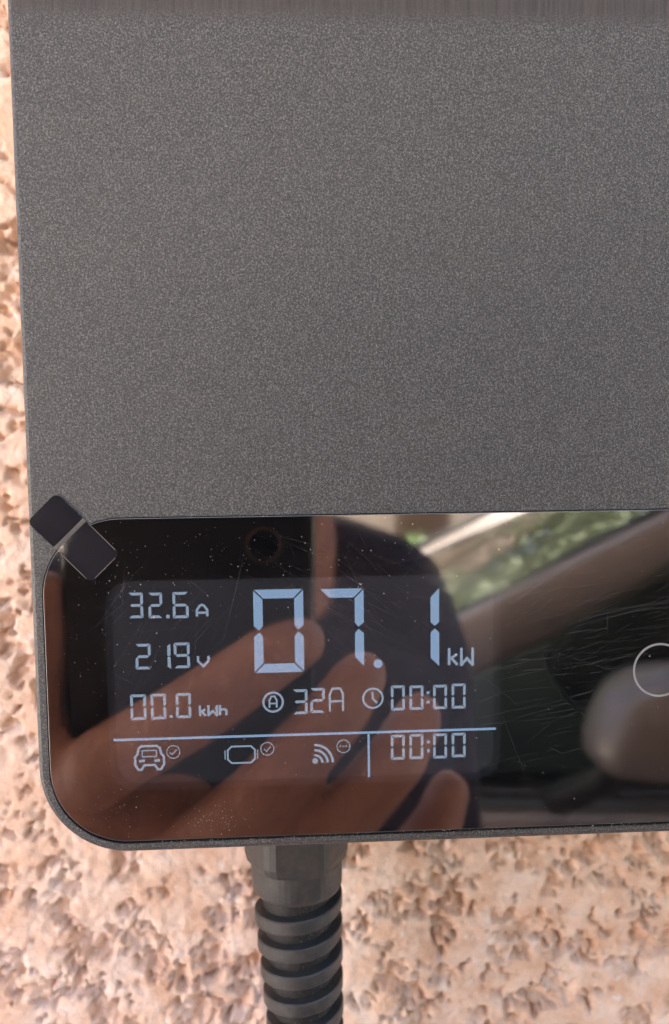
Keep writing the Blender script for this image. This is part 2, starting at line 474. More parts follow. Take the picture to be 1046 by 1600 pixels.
def glyph(name, key, cx, cz, w, h):
    ink = Ink(); mat = m_ico
    P = lambda u, q: (cx - w / 2 + u * w, cz + h / 2 - q * h)
    if name == 'big_digit':
        mat = m_seg
        if key == 'l':
            t = w; x0, x1 = cx - w / 2, cx + w / 2; z0, z1 = cz - h / 2, cz + h / 2
            ink.poly([(x1, z1), (x1, cz + .75), (cx, cz + .18), (x0, cz + .75), (x0, z1 - 1.35)])
            ink.poly([(x1, z0), (x0, z0 + 1.2), (x0, cz - .75), (cx, cz - .18), (x1, cz - .75)])
        else: seven(ink, cx, cz, w, h, 1.30, 0.26, SEGS[key])
    elif name == 'digit':
        if key == 'i':
            x0, x1 = cx - w / 2, cx + w / 2; z0, z1 = cz - h / 2, cz + h / 2
            ink.poly([(x1, z1), (x1, cz + .12), (cx, cz + .03), (x0, cz + .1), (x0, z1 - .3)]); ink.poly([(x1, z0), (x0, z0 + .3), (x0, cz - .1), (cx, cz - .03), (x1, cz - .12)])
        else: seven(ink, cx, cz, w, h, 0.40, 0.12, SEGS[key])
    elif name in ('letter', 'unit'):
        st, t = STROKES[key]
        t *= w
        for s in st: ink.line([(cx - w / 2 + t / 2 + u * (w - t), cz + h / 2 - t / 2 - q * (h - t)) for u, q in s], t)
    elif name == 'point': ink.poly([P(0, 0), P(1, 0), P(1, 1), P(0, 1)])
    elif name == 'big_point': mat = m_seg; ink.disc(cx, cz, w / 2)
    elif name == 'colon':
        for z in (cz + h / 2 - w / 2, cz - h / 2 + w / 2): ink.poly([(cx - w / 2, z - w / 2), (cx + w / 2, z - w / 2), (cx + w / 2, z + w / 2), (cx - w / 2, z + w / 2)])
    elif name == 'circled_letter':
        ink.ring(cx, cz, w / 2 - .16, .32); a, q = .52, .82
        ink.line([(cx - a, cz - q), (cx - a, cz + .25), (cx - .25, cz + q), (cx + .25, cz + q), (cx + a, cz + .25), (cx + a, cz - q)], .26); ink.line([(cx - a, cz - .2), (cx + a, cz - .2)], .24)
    elif name == 'clock_icon':
        ink.ring(cx, cz, w / 2 - .16, .30); ink.line([(cx - .05, cz + .95), (cx - .05, cz - .05), (cx + .62, cz - .72)], .28)
    elif name == 'tick_icon':
        ink.ring(cx, cz, w / 2 - .07, .13); ink.line([(cx - .5, cz), (cx - .15, cz - .38), (cx + .52, cz + .38)], .14)
    elif name == 'dots_icon':
        ink.ring(cx, cz, w / 2 - .08, .14)
        for k in (-1, 0, 1): ink.poly([(cx + k * .44 - .10, cz - .12), (cx + k * .44 + .10, cz - .12), (cx + k * .44 + .10, cz + .12), (cx + k * .44 - .10, cz + .12)])
    elif name == 'battery_icon':
        x0, x1, z0, z1 = cx - w * .40, cx + w * .40, cz - h * .43, cz + h * .43; c = .55
        ink.line([(x0 + c, z0), (x1 - c, z0), (x1, z0 + c), (x1, z1 - c), (x1 - c, z1), (x0 + c, z1), (x0, z1 - c), (x0, z0 + c)], .26, True)
        for x in (cx - w / 2 + .1, cx + w / 2 - .1): ink.line([(x, cz - .68), (x, cz + .68)], .16)
    elif name == 'car_icon':
        o_ = [(.14, .10), (.24, .02), (.76, .02), (.86, .12), (.90, .33), (.99, .46), (.99, .76), (.88, .96), (.78, .96), (.68, .78), (.32, .78), (.22, .96), (.12, .96), (.01, .76), (.01, .46), (.10, .33)]
        ink.line([P(*q) for q in o_], .34, True)
        ink.line([P(*q) for q in ((.26, .20), (.74, .20), (.74, .44), (.26, .44))], .17, True)
        for u in (.14, .66): ink.poly([P(u, .56), P(u + .20, .54), P(u + .20, .65), P(u, .67)])
    elif name == 'signal_icon':
        x, z = cx - w / 2 + .42, cz - h / 2 + .42
        ink.disc(x, z, .42)
        for r in (1.15, 1.90, 2.65): ink.ring(x - .1, z - .3, r, .36, 14, 0, 90)
    o_ = obj(name, ink.v, ink.f, mat, display)
    return o_
LCD = [
    ('digit', '3', -22.57, -21.15, 2.05, 3.64),
    ('digit', '2', -19.85, -21.21, 1.96, 3.64),
    ('digit', '6', -16.32, -21.24, 2.24, 3.74),
    ('letter', 'A', -13.34, -22.09, 1.8, 2.01),
    ('point', '.', -18.13, -22.83, 0.49, 0.5),
    ('digit', '2', -21.77, -28.49, 2.15, 3.68),
    ('digit', 'i', -18.14, -28.54, 0.45, 3.59),
    ('digit', '9', -16.34, -28.45, 2.25, 3.69),
    ('letter', 'V', -13.34, -29.36, 1.8, 1.85),
    ('digit', '0', -22.66, -35.77, 2.25, 3.71),
    ('digit', '0', -19.83, -35.76, 2.16, 3.72),
    ('point', '.', -18.08, -37.23, 0.41, 0.42),
    ('digit', '0', -16.3, -35.72, 2.17, 3.63),
    ('unit', 'kWh', -12.11, -36.54, 4.08, 1.87),
    ('big_digit', '0', -2.57, -25.28, 7.08, 12.0),
    ('big_digit', '7', 6.42, -25.08, 6.32, 11.4),
    ('big_digit', 'l', 19.8, -25.26, 1.25, 11.37),
    ('big_point', 'o', 11.56, -30.38, 1.29, 1.31),
    ('unit', 'kW', 23.57, -29.61, 3.82, 2.91),
    ('circled_letter', 'ca', -3.57, -35.58, 3.11, 3.18),
    ('digit', '3', 0.32, -35.64, 2.11, 3.65),
    ('digit', '2', 2.8, -35.52, 2.11, 3.66),
    ('letter', 'B', 5.51, -35.51, 2.21, 3.66),
    ('clock_icon', 'ck', 10.78, -35.42, 3.15, 3.2),
    ('digit', '0', 14.39, -35.48, 2.04, 3.68),
    ('digit', '0', 17.09, -35.51, 2.05, 3.59),
    ('colon', ':', 18.78, -35.51, 0.42, 1.79),
    ('digit', '0', 20.53, -35.51, 2.05, 3.59),
    ('digit', '0', 23.24, -35.45, 2.06, 3.69),
    ('car_icon', 'car', -21.31, -43.23, 4.16, 3.66),
    ('tick_icon', 'tk', -17.93, -42.45, 1.99, 2.06),
    ('battery_icon', 'bat', -8.25, -43.14, 4.85, 2.83),
    ('tick_icon', 'tk', -4.52, -42.41, 2.02, 2.08),
    ('signal_icon', 'wifi', 3.52, -43.23, 3.23, 3.22),
    ('dots_icon', 'dt', 6.45, -42.38, 2.04, 2.08),
    ('digit', '0', 14.34, -42.77, 2.05, 3.71),
    ('digit', '0', 17.05, -42.76, 2.06, 3.71),
    ('colon', ':', 18.8, -42.77, 0.42, 1.72),
    ('digit', '0', 20.51, -42.77, 2.06, 3.72),
    ('digit', '0', 23.24, -42.72, 2.07, 3.63),
]
for row in LCD: glyph(*row)
for pts, t_ in (([(-26.3, -40.45), (28.7, -40.45)], 0.36), ([(10.1, -40.68), (10.1, -47.1)], 0.33)):
    ink = Ink(); ink.line(pts, t_); obj('divider_line', ink.v, ink.f, m_seg, display)

m_print = material('grey_print', (0.26, 0.26, 0.26), 0.35)
ink = Ink(); ink.ring(CX + .15, -32.4, 3.85, .32, 56)
obj('ring_mark', ink.v, ink.f, m_print, charger)

# scratches and dust on the glass
def see_through(name, col, alpha):
    m = bpy.data.materials.new(name); m.use_nodes = True
    t = m.node_tree; N = t.nodes; L = t.links
    N.remove(N['Principled BSDF'])
    d = N.new('ShaderNodeBsdfDiffuse'); d.inputs[0].default_value = (*col, 1)
    tr = N.new('ShaderNodeBsdfTransparent'); mx = N.new('ShaderNodeMixShader'); mx.inputs[0].default_value = alpha
    L.new(tr.outputs[0], mx.inputs[1]); L.new(d.outputs[0], mx.inputs[2]); L.new(mx.outputs[0], N['Material Output'].inputs[0])
    return m
m_scr = see_through('scratch', (0.75, 0.74, 0.72), 0.085)
m_dust = see_through('dust', (0.62, 0.55, 0.47), 0.75)
rnd = random.Random(5)
def scratch(ink_v, ink_f, x, z, ang, ln, wd, bend):
    n = 9; k0 = len(ink_v); y = -0.030 - rnd.random() * 0.006
    for i in range(n + 1):
        u = i / n; a = R(ang + bend * (u - .5))
        px = x + (u - .5) * ln * math.cos(R(ang)) - bend * .010 * ln * (u - .5) ** 2 * math.sin(R(ang)) * 4
        pz = z + (u - .5) * ln * math.sin(R(ang)) + bend * .010 * ln * (u - .5) ** 2 * math.cos(R(ang)) * 4
        q = wd * (0.25 + .75 * math.sin(math.pi * u)) / 2
        nx_, nz_ = -math.sin(a) * q, math.cos(a) * q
        ink_v += [mm((px + nx_, y, pz + nz_)), mm((px - nx_, y, pz - nz_))]
    for i in range(n): ink_f.append((k0 + 2 * i, k0 + 2 * i + 1, k0 + 2 * i + 3, k0 + 2 * i + 2))
sv, sf = [], []
for i in range(560):
    c = rnd.random()
    if c < .30: x, z, a = rnd.gauss(42, 10), rnd.gauss(-32, 7), rnd.gauss(9, 5)
    elif c < .52: x, z, a = rnd.gauss(36, 14), rnd.gauss(-18, 5), rnd.gauss(22, 12)
    elif c < .74: x, z, a = rnd.gauss(8, 8), rnd.gauss(-20, 6), rnd.gauss(-35, 14)
    elif c < .88: x, z, a = rnd.gauss(-17, 8), rnd.gauss(-26, 8), rnd.gauss(55, 18)
    else: x, z, a = rnd.uniform(-30, 60), rnd.uniform(-52, -11), rnd.uniform(-90, 90)
    ln = rnd.choice((2, 3, 5, 8, 12)) * rnd.uniform(.6, 1.4)
    if not (GXL + 7 < x < 70 and GZB + 4 < z < GZT - 3): continue
    ln = min(ln, 2 * min(x - GXL, z - GZB, GZT - z) * .9)
    scratch(sv, sf, x, z, a, ln, rnd.choice((.02, .025, .03, .04)), rnd.uniform(-3, 3))
scratch(sv, sf, 36.2, -11.2, 48, 2.2, .12, 0)
tag(obj('fine_scratches', sv, sf, m_scr, glass), kind='stuff')
dv, df = [], []
def speck(x, z, r, y=-0.045):
    k0 = len(dv); n = 5; a0 = rnd.random() * 6
    y -= rnd.random() * .004
    for i in range(n):
        q = r * rnd.uniform(.55, 1.2); a = a0 + 2 * math.pi * i / n
        dv.append(mm((x + q * math.cos(a), y, z + q * math.sin(a))))
    dv.append(mm((x, y - r * .5, z)))
    for i in range(n): df.append((k0 + i, k0 + (i + 1) % n, k0 + n))
for i in range(620):
    c = rnd.random()
    if c < .34: x, z = rnd.gauss(-4, 15), rnd.gauss(-15, 5)
    elif c < .50: x, z = rnd.gauss(-13.0, 2.6), rnd.gauss(-52.4, 1.1)
    elif c < .58: x, z = rnd.gauss(-26, 2.6), rnd.gauss(-50.5, 1.8)
    elif c < .74: x, z = rnd.gauss(-27, 5), rnd.gauss(-25, 9)
    else: x, z = rnd.uniform(-34, 70), rnd.uniform(-54, -10)
    if not (GXL + 1 < x < GXR - 1 and GZB + .6 < z < GZT - .5): continue
    if math.hypot(min(0, x - GXL - GR), min(0, z - GZB - GR)) > GR - .5 or math.hypot(min(0, x - GXL - GR), max(0, z - GZT + GR)) > GR - .5: continue
    speck(x, z, rnd.choice((.025, .03, .035, .045, .06, .085)) * rnd.uniform(.7, 1.1))
for i in range(170):                                            # lint caught in the joint
    x = rnd.uniform(-20, 75); speck(x, GZB - .17 + rnd.uniform(-.17, .17), rnd.uniform(.03, .085), -0.01)
for i in range(70):
    x = rnd.uniform(-24, 75); speck(x, GZT + .05 + rnd.uniform(-.06, .06), rnd.uniform(.02, .06), -0.01)
tag(obj('dust', dv, df, m_dust, glass), kind='stuff')

# cable gland with a spiral bend protector
m_pl = material('black_plastic', (0.030, 0.031, 0.031), 0.42)
t, b, N, L = nodes(m_pl)
p_n = noise(m_pl, 700, 4, 0.6)
L.new(ramp(m_pl, p_n, [(0.3, (0.030, 0.031, 0.031)), (0.75, (0.055, 0.055, 0.053))]), b.inputs['Base Color'])
L.new(ramp(m_pl, noise(m_pl, 160, 3), [(0.3, (0.34,) * 3), (0.7, (0.55,) * 3)]), b.inputs['Roughness'])
bump(m_pl, p_n, 0.15, 0.0002)
m_pld = material('dusty_black_rubber', (0.012, 0.012, 0.013), 0.6)
t, b, N, L = nodes(m_pld)
L.new(ramp(m_pld, noise(m_pld, 2400, 2, 0.6), [(0.60, (0.010, 0.010, 0.011)), (0.72, (0.11, 0.105, 0.10))]), b.inputs['Base Color'])
GXC, GYC = -0.75, 31.0
def hexring(r, z, n=48, flat=0.75):
    out = []
    for i in range(n):
        a = 2 * math.pi * i / n + R(8)
        k = math.cos(math.pi / 6) / math.cos((a % (math.pi / 3)) - math.pi / 6)
        q = r * min(1.0, k * 1.06)
        out.append((GXC + q * math.cos(a), GYC + q * math.sin(a), z))
    return out
def circ(r, z, n=48, dx=0): return [(GXC + dx + r * math.cos(2 * math.pi * i / n), GYC + r * math.sin(2 * math.pi * i / n), z) for i in range(n)]
rr = [hexring(9.6, -56.0), hexring(9.6, -73.0), hexring(9.2, -74.6), circ(8.5, -74.75), circ(8.4, -79.2), circ(8.1, -79.9), circ(6.4, -80.3)]
gv = [mm(p) for ring in rr for p in ring]
gf = rings_to_faces(len(rr), 48) + [tuple(range(48)), tuple(range(6 * 48, 7 * 48))[::-1]]
gland = obj('cable_gland', gv, gf, m_pl, charger)
md = gland.modifiers.new('edge', 'BEVEL'); md.width = 0.00035; md.segments = 2; md.limit_method = 'ANGLE'; md.angle_limit = R(28)
def axis_pt(z):
    t_ = max(0.0, -79 - z)
    return GXC + 0.035 * t_ + 0.0002 * t_ * t_, GYC - 0.0 * t_, max(0.72, 1 - 0.0050 * t_)
cv = []; cz = [-78.5 - 2.5 * i for i in range(40)]
for z in cz:
    ax, ay, k = axis_pt(z)
    cv += [mm((ax + 6.6 * k * math.cos(2 * math.pi * i / 40), ay + 6.6 * k * math.sin(2 * math.pi * i / 40), z)) for i in range(40)]
cable = obj('cable', cv, [tuple(reversed(q)) for q in rings_to_faces(len(cz), 40)] + [tuple(range(40)), tuple(range(39 * 40, 40 * 40))[::-1]], m_pld, charger, smooth=True)
hv_, hf_ = [], []
PITCH, TURNS, NS = 5.25, 15, 56
pr = [(6.2, 1.35), (8.25, 1.12), (8.42, 0.90), (8.42, -1.10), (8.25, -1.38), (6.2, -1.5)]
steps = int(TURNS * NS)
for i in range(steps + 1):
    a = -2 * math.pi * i / NS
    zc = -80.6 - PITCH * i / NS
    ax, ay, k = axis_pt(zc)
    fade = min(1, i / 10) if i < 10 else 1
    for (q, dz) in pr:
        rq = 6.2 + (q - 6.2) * fade
        hv_.append(mm((ax + rq * k * math.cos(a + 2.2), ay + rq * k * math.sin(a + 2.2), zc + dz)))
npf = len(pr)
for i in range(steps):
    for j in range(npf):
        k = (j + 1) % npf
        hf_.append((i * npf + k, (i + 1) * npf + k, (i + 1) * npf + j, i * npf + j))
hf_ += [tuple(range(npf)), tuple(range(steps * npf, steps * npf + npf))[::-1]]
obj('spiral_sleeve', hv_, hf_, m_pl, gland)

# clear pull tab of protective film, folded over the glass edge
m_film = material('dark_clear_film', (0.013, 0.014, 0.020), 0.06, ior=2.8)
t, b, N, L = nodes(m_film); bump(m_film, noise(m_film, 200, 2), 0.12, 0.0005)
m_crease = material('frosted_film_crease', (0.13, 0.125, 0.12), 0.35)
film = empty('film_tab', Vector((-.0309, 0, EYE - .0118)))
tag(film, 'small folded clear plastic film tab stuck on the corner of the black glass', 'film tab')
FO = film.location
ux = Vector((0.720, 0, 0.694)); uz = Vector((0.690, 0, -0.724))     # along the crease / down across the glass
def film_piece(name, org, a, b2, r, mat, y0, y1):
    o_ = rrect(0, 0, a, b2, r, 6, rs=(0.25, 0.25, r, r) if name != 'fold_crease' else (0.05,) * 4)
    n = len(o_)
    sgn = -1 if 'lower' in name or name == 'fold_crease' else 1
    v = []
    for th in (0, 0.03):
        for (u, w) in o_:
            p = org + ux * u + uz * w * (1 if sgn < 0 else -1)
            y = y0 + (y1 - y0) * w / b2
            v.append(Vector((p.x, y - th, p.z)) / 1000 + Vector((0, 0, EYE)))
    f = [tuple(range(n)), tuple(range(n, 2 * n))[::-1]] + [(i, (i + 1) % n, (i + 1) % n + n, i + n) for i in range(n)]
    if sgn < 0: f = [tuple(reversed(q)) for q in f]
    return obj(name, v, f, mat, film, off=FO)
film_piece('upper_flap', Vector((-33.55, 0, -12.70)), 5.7, 5.0, 0.85, m_film, -0.07, -0.36)
film_piece('lower_flap', Vector((-33.1, 0, -13.15)), 5.75, 6.4, 0.85, m_film, -0.10, -0.06)
film_piece('fold_crease', Vector((-33.55, 0, -12.72)), 5.8, 0.55, 0.05, m_crease, -0.36, -0.20)
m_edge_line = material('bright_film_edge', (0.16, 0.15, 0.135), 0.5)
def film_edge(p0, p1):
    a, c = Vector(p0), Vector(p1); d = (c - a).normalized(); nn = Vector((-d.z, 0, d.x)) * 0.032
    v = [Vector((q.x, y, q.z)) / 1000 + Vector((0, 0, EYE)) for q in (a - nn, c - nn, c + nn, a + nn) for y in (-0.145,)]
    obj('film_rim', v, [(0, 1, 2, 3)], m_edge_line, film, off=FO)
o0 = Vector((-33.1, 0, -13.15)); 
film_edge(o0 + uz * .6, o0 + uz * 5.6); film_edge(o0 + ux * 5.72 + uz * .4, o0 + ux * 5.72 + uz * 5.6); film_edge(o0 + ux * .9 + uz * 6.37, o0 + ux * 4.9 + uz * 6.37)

# ------------------------------------------------------------------ the phone that takes the picture (seen mirrored in the glass)
phone = empty('phone', mat=cam.matrix_world.copy())
tag(phone, 'black phone held up to the charger, mirrored in its glass', 'phone')
m_ph = material('phone_back', (0.010, 0.010, 0.012), 0.30)
m_phl = material('phone_lens_ring', (0.10, 0.07, 0.05), 0.35, metallic=0.6)
m_lens = material('phone_lens', (0.004, 0.004, 0.006), 0.05)
def slab(x0, y0, x1, y1, r, za, zb, e):
    v = []
    pr_ = [(e, za), (0, za + e), (0, zb - e), (e, zb)]
    for i, z in pr_: v += [(x, y, z) for x, y in rrect(x0 + i, y0 + i, x1 - i, y1 - i, r - i, 8)]
    n = 36
    return v, rings_to_faces(4, n) + [tuple(range(n))[::-1], tuple(range(3 * n, 4 * n))]
PB = 0.0022
v, f = slab(-0.0655, -0.150, 0.0064, 0.0125, 0.008, PB, PB + 0.0082, 0.0012); obj('phone_body', v, f, m_ph, phone)
def lens(x, y, r):
    n = 32; pr_ = [(r, 0), (r, -.0010), (r * .86, -.0011), (r * .84, -.0007)]
    v = [(x + q * math.cos(2 * math.pi * i / n), y + q * math.sin(2 * math.pi * i / n), PB + z) for q, z in pr_ for i in range(n)]
    o_ = obj('lens_ring', v, [tuple(reversed(q)) for q in rings_to_faces(4, n)], m_phl, phone, smooth=True)
    v = [(x + r * .84 * math.cos(2 * math.pi * i / n), y + r * .84 * math.sin(2 * math.pi * i / n), PB - .0007) for i in range(n)]
    obj('lens_glass', v, [tuple(range(n))[::-1]], m_lens, o_)
lens(0, 0, 0.0040); lens(-0.0085, -0.0265, 0.0052)
m_scrn = material('phone_screen', (0.01, 0.01, 0.01), 0.05)
v, f = slab(-0.0642, -0.1485, 0.0051, 0.011, 0.007, PB + .0083, PB + .0087, 0.0001); obj('phone_screen', v, f, m_scrn, phone)

# ------------------------------------------------------------------ the person holding it
PX, PY = -0.035, -0.545
person = empty('person', (PX, PY, 0))
tag(person, 'person in a dark navy t-shirt holding up a phone, mirrored in the charger glass', 'person')
m_skin = material('skin', (0.46, 0.25, 0.17), 0.5)
t, b, N, L = nodes(m_skin)
b.inputs['Subsurface Weight'].default_value = 0.0
L.new(ramp(m_skin, noise(m_skin, 70, 4), [(0.3, (0.50, 0.245, 0.18)), (0.7, (0.62, 0.345, 0.265))]), b.inputs['Base Color'])
bump(m_skin, noise(m_skin, 240, 5, 0.65), 0.5, 0.002)
def E(x, y, z): return Vector((x / 1000, y / 1000, EYE + z / 1000))
parts = []
# left hand: palm at the phone's lower left, four fingers slanting up across its back, thumb up its edge
FR = Vector((0, 1, 0))
def finger(pts, rad): parts.append(tube([E(p[0] - 4, p[1], p[2] - 6) for p in pts], rad, 14))
finger([(-63, -122, -92), (-50, -104, -79), (-24, -100, -63), (-4, -102, -50), (5, -108, -47)], [.0105, .0106, .0100, .0093, .0076])
finger([(-46, -126, -124), (-31, -108, -110), (-6, -100, -87), (14, -102, -66), (22, -110, -58)], [.0105, .0105, .0100, .0092, .0080])
finger([(-28, -130, -140), (-12, -112, -124), (12, -103, -101), (32, -106, -80), (39, -115, -72)], [.0102, .0100, .0096, .0090, .0078])
finger([(-8, -134, -154), (7, -118, -141), (28, -110, -121), (44, -112, -104), (49, -120, -97)], [.0092, .0090, .0086, .0080, .0070])
finger([(-66, -146, -138), (-76, -128, -100), (-75, -119, -66), (-71, -118, -42), (-69, -118, -34)], [.0150, .0128, .0108, .0098, .0080])
parts.append(tube([E(-34, -150, -176), E(-38, -140, -150), E(-40, -130, -124), E(-44, -124, -106)], [(.030, .021), (.040, .019), (.044, .016), (.036, .0125)], 20, Vector((0.35, 1, 0.2))))
parts.append(tube([E(-62, -128, -94), E(-34, -132, -124), E(-10, -136, -144)], [.012, .014, .011], 14))
# arms
parts.append(tube([E(-34, -150, -172), E(-60, -185, -215), E(-150, -270, -300), E(-215, -325, -345)], [(.030, .022), (.031, .025), (.043, .040), (.045, .043)], 20))
parts.append(tube([E(-215, -325, -345), E(-230, -430, -240), E(-225, -530, -150)], [.043, .050, .055], 20))
parts.append(tube([(.085, -.560, 1.395), (.112, -.610, 1.25), (.118, -.610, 1.10)], [.052, .046, .040], 20))
parts.append(tube([(.118, -.610, 1.10), (.150, -.540, .96), (.212, -.490, .85)], [.043, .040, .028], 20))
parts.append(tube([(.212, -.490, .855), (.210, -.478, .80), (.207, -.472, .755)], [(.020, .030), (.017, .041), (.013, .038)], 18, Vector((1, 0, 0))))
for k, (dy, ln) in enumerate(((.033, .078), (.011, .086), (-.012, .080), (-.033, .064))):
    y0 = -.472 + dy
    parts.append(tube([(.207, y0, .765), (.205, y0, .765 - ln * .45), (.193, y0 + .004, .765 - ln * .80), (.180, y0 + .004, .765 - ln)], [.0095, .0088, .0082, .0072], 12))
parts.append(tube([(.209, -.462, .83), (.200, -.425, .79), (.192, -.415, .755)], [.013, .0105, .0088], 12))
# trunk, neck, head, legs
parts.append(tube([(PX - .02, PY, .86), (PX - .02, PY, .98), (PX - .02, PY - .005, 1.14), (PX - .02, PY, 1.29), (PX - .015, PY, 1.385), (PX, PY, 1.44)],
                  [(.165, .115), (.150, .105), (.145, .105), (.170, .118), (.165, .100), (.085, .070)], 26))
parts.append(tube([(PX, PY + .02, 1.40), (PX, PY + .04, 1.48), (PX, PY + .04, 1.56)], [(.070, .066), (.067, .064), (.062, .064)], 20))
parts.append(tube([(PX, PY + .055, 1.545), (PX, PY + .045, 1.60), (PX, PY + .03, 1.665), (PX, PY + .025, 1.705)], [(.050, .066), (.066, .088), (.076, .096), (.070, .088)], 24))
parts.append(tube([(PX, PY + .135, 1.655), (PX, PY + .152, 1.622), (PX, PY + .150, 1.612)], [.008, .012, .013], 10))      # nose
parts.append(tube([(PX - .017, PY + .126, 1.574), (PX, PY + .133, 1.574), (PX + .017, PY + .126, 1.574)], [.006, .008, .006], 8))
for s in (-1, 1):
    parts.append(tube([(PX + s * .074, PY + .022, 1.655), (PX + s * .080, PY + .012, 1.635), (PX + s * .074, PY + .022, 1.605)], [.009, .012, .008], 8))
    parts.append(tube([(PX + s * .050, PY + .118, 1.672), (PX + s * .030, PY + .126, 1.676), (PX + s * .014, PY + .126, 1.672)], [.006, .007, .006], 8))
    parts.append(tube([(PX + s * .085, PY, .90), (PX + s * .092, PY + .01, .50), (PX + s * .095, PY - .012, .30), (PX + s * .098, PY - .02, .09)], [.082, .055, .052, .036], 18))
    parts.append(tube([(PX + s * .098, PY - .04, .055), (PX + s * .105, PY + .06, .045), (PX + s * .112, PY + .15, .035)], [(.034, .036), (.040, .030), (.036, .020)], 14, Vector((0, 0, 1))))
v, f = merge(parts)
solid('body', v, f, m_skin, person, 0.0026, 5, off=(PX, PY, 0))
m_eye = material('eye', (0.08, 0.05, 0.04), 0.1)
for s in (-1, 1):
    v, f = tube([(PX + s * .034, PY + .119, 1.655), (PX + s * .030, PY + .1205, 1.655)], [.0095, .0095], 12); obj('eye', v, f, m_eye, person, True, off=(PX, PY, 0))
m_shirt = material('navy_cotton', (0.030, 0.028, 0.055), 0.85)
t, b, N, L = nodes(m_shirt); bump(m_shirt, noise(m_shirt, 14, 4), 0.5, 0.03)
sp = [tube([(PX - .02, PY, .90), (PX - .02, PY, 1.00), (PX - .02, PY - .005, 1.14), (PX - .02, PY, 1.29), (PX - .015, PY - .01, 1.390), (PX, PY - .03, 1.445)],
           [(.182, .132), (.172, .125), (.168, .125), (.186, .134), (.180, .116), (.098, .084)], 28),
      tube([E(-222, -560, -155), E(-236, -470, -210), E(-234, -430, -252)], [.068, .066, .066], 20),
      tube([(.075, -.552, 1.418), (.090, -.565, 1.370), (.110, -.610, 1.25), (.114, -.612, 1.19)], [.056, .060, .058, .058], 20),
      tube([(PX - .075, PY, 1.440), (PX - .16, PY, 1.405)], [.062, .066], 16), tube([(PX + .050, PY, 1.448), (PX + .105, PY, 1.425)], [.056, .058], 16)]
v, f = merge(sp); solid('t_shirt', v, f, m_shirt, person, 0.005, 8, off=(PX, PY, 0))
m_jean = material('dark_trousers', (0.05, 0.05, 0.06), 0.9)
sp = [tube([(PX, PY, .84), (PX, PY, .97)], [(.176, .126), (.168, .120)], 24)]
for s in (-1, 1): sp.append(tube([(PX + s * .086, PY, .88), (PX + s * .093, PY + .008, .50), (PX + s * .096, PY - .012, .30), (PX + s * .099, PY - .015, .10)], [.096, .076, .070, .062], 18))
v, f = merge(sp); solid('trousers', v, f, m_jean, person, 0.008, 6, off=(PX, PY, 0))
m_hair = material('dark_hair', (0.02, 0.015, 0.012), 0.6)
v, f = merge([tube([(PX, PY - .012, 1.62), (PX, PY + .005, 1.70), (PX, PY + .03, 1.728)], [(.078, .075), (.080, .092), (.066, .080)], 22)])
solid('hair', v, f, m_hair, person, 0.006, 4, off=(PX, PY, 0))
m_shoe = material('shoe', (0.06, 0.06, 0.06), 0.6)
for s in (-1, 1):
    v, f = tube([(PX + s * .098, PY - .05, .058), (PX + s * .105, PY + .06, .050), (PX + s * .113, PY + .17, .042)], [(.040, .050), (.047, .044), (.042, .036)], 16, Vector((0, 0, 1)))
    v = [Vector((p.x, p.y, max(p.z, .003))) for p in v]
    obj('shoe', v, f, m_shoe, person, True, off=(PX, PY, 0))

# ------------------------------------------------------------------ car parked across the drive, nose to the left (mirrored in the glass)
car = empty('parked_car', mat=Matrix.Translation((-1.083, -2.30, 0)) @ Matrix.Rotation(R(6.8), 4, 'Z'))
tag(car, 'grey hatchback parked behind the photographer, mirrored in the charger glass', 'car')
m_paint = material('car_paint', (0.28, 0.245, 0.225), 0.38, metallic=0.3, coat=0.5)
m_trim = material('black_trim', (0.012, 0.012, 0.012), 0.45)
m_cabin = material('cabin_fabric', (0.03, 0.027, 0.025), 0.9)
m_liner = material('headliner', (0.10, 0.075, 0.06), 0.9)
m_tyre = material('tyre_rubber', (0.02, 0.02, 0.02), 0.8)
m_alloy = material('alloy', (0.5, 0.5, 0.5), 0.3, metallic=0.9)
m_lamp = material('lamp_plastic', (0.6, 0.6, 0.62), 0.1)
m_tail = material('tail_lamp', (0.35, 0.02, 0.02), 0.15)
def clear(name, tint):
    m = bpy.data.materials.new(name); m.use_nodes = True
    t = m.node_tree; N = t.nodes; L = t.links
    N.remove(N['Principled BSDF'])
    g = N.new('ShaderNodeBsdfGlossy'); g.inputs['Roughness'].default_value = 0.02
    tr = N.new('ShaderNodeBsdfTransparent'); tr.inputs[0].default_value = (*tint, 1)
    lw = N.new('ShaderNodeLayerWeight'); lw.inputs[0].default_value = 0.10
    mx = N.new('ShaderNodeMixShader')
    L.new(lw.outputs['Fresnel'], mx.inputs[0]); L.new(tr.outputs[0], mx.inputs[1]); L.new(g.outputs[0], mx.inputs[2]); L.new(mx.outputs[0], N['Material Output'].inputs[0])
    return m
m_pane = clear('car_glass', (0.62, 0.72, 0.64))
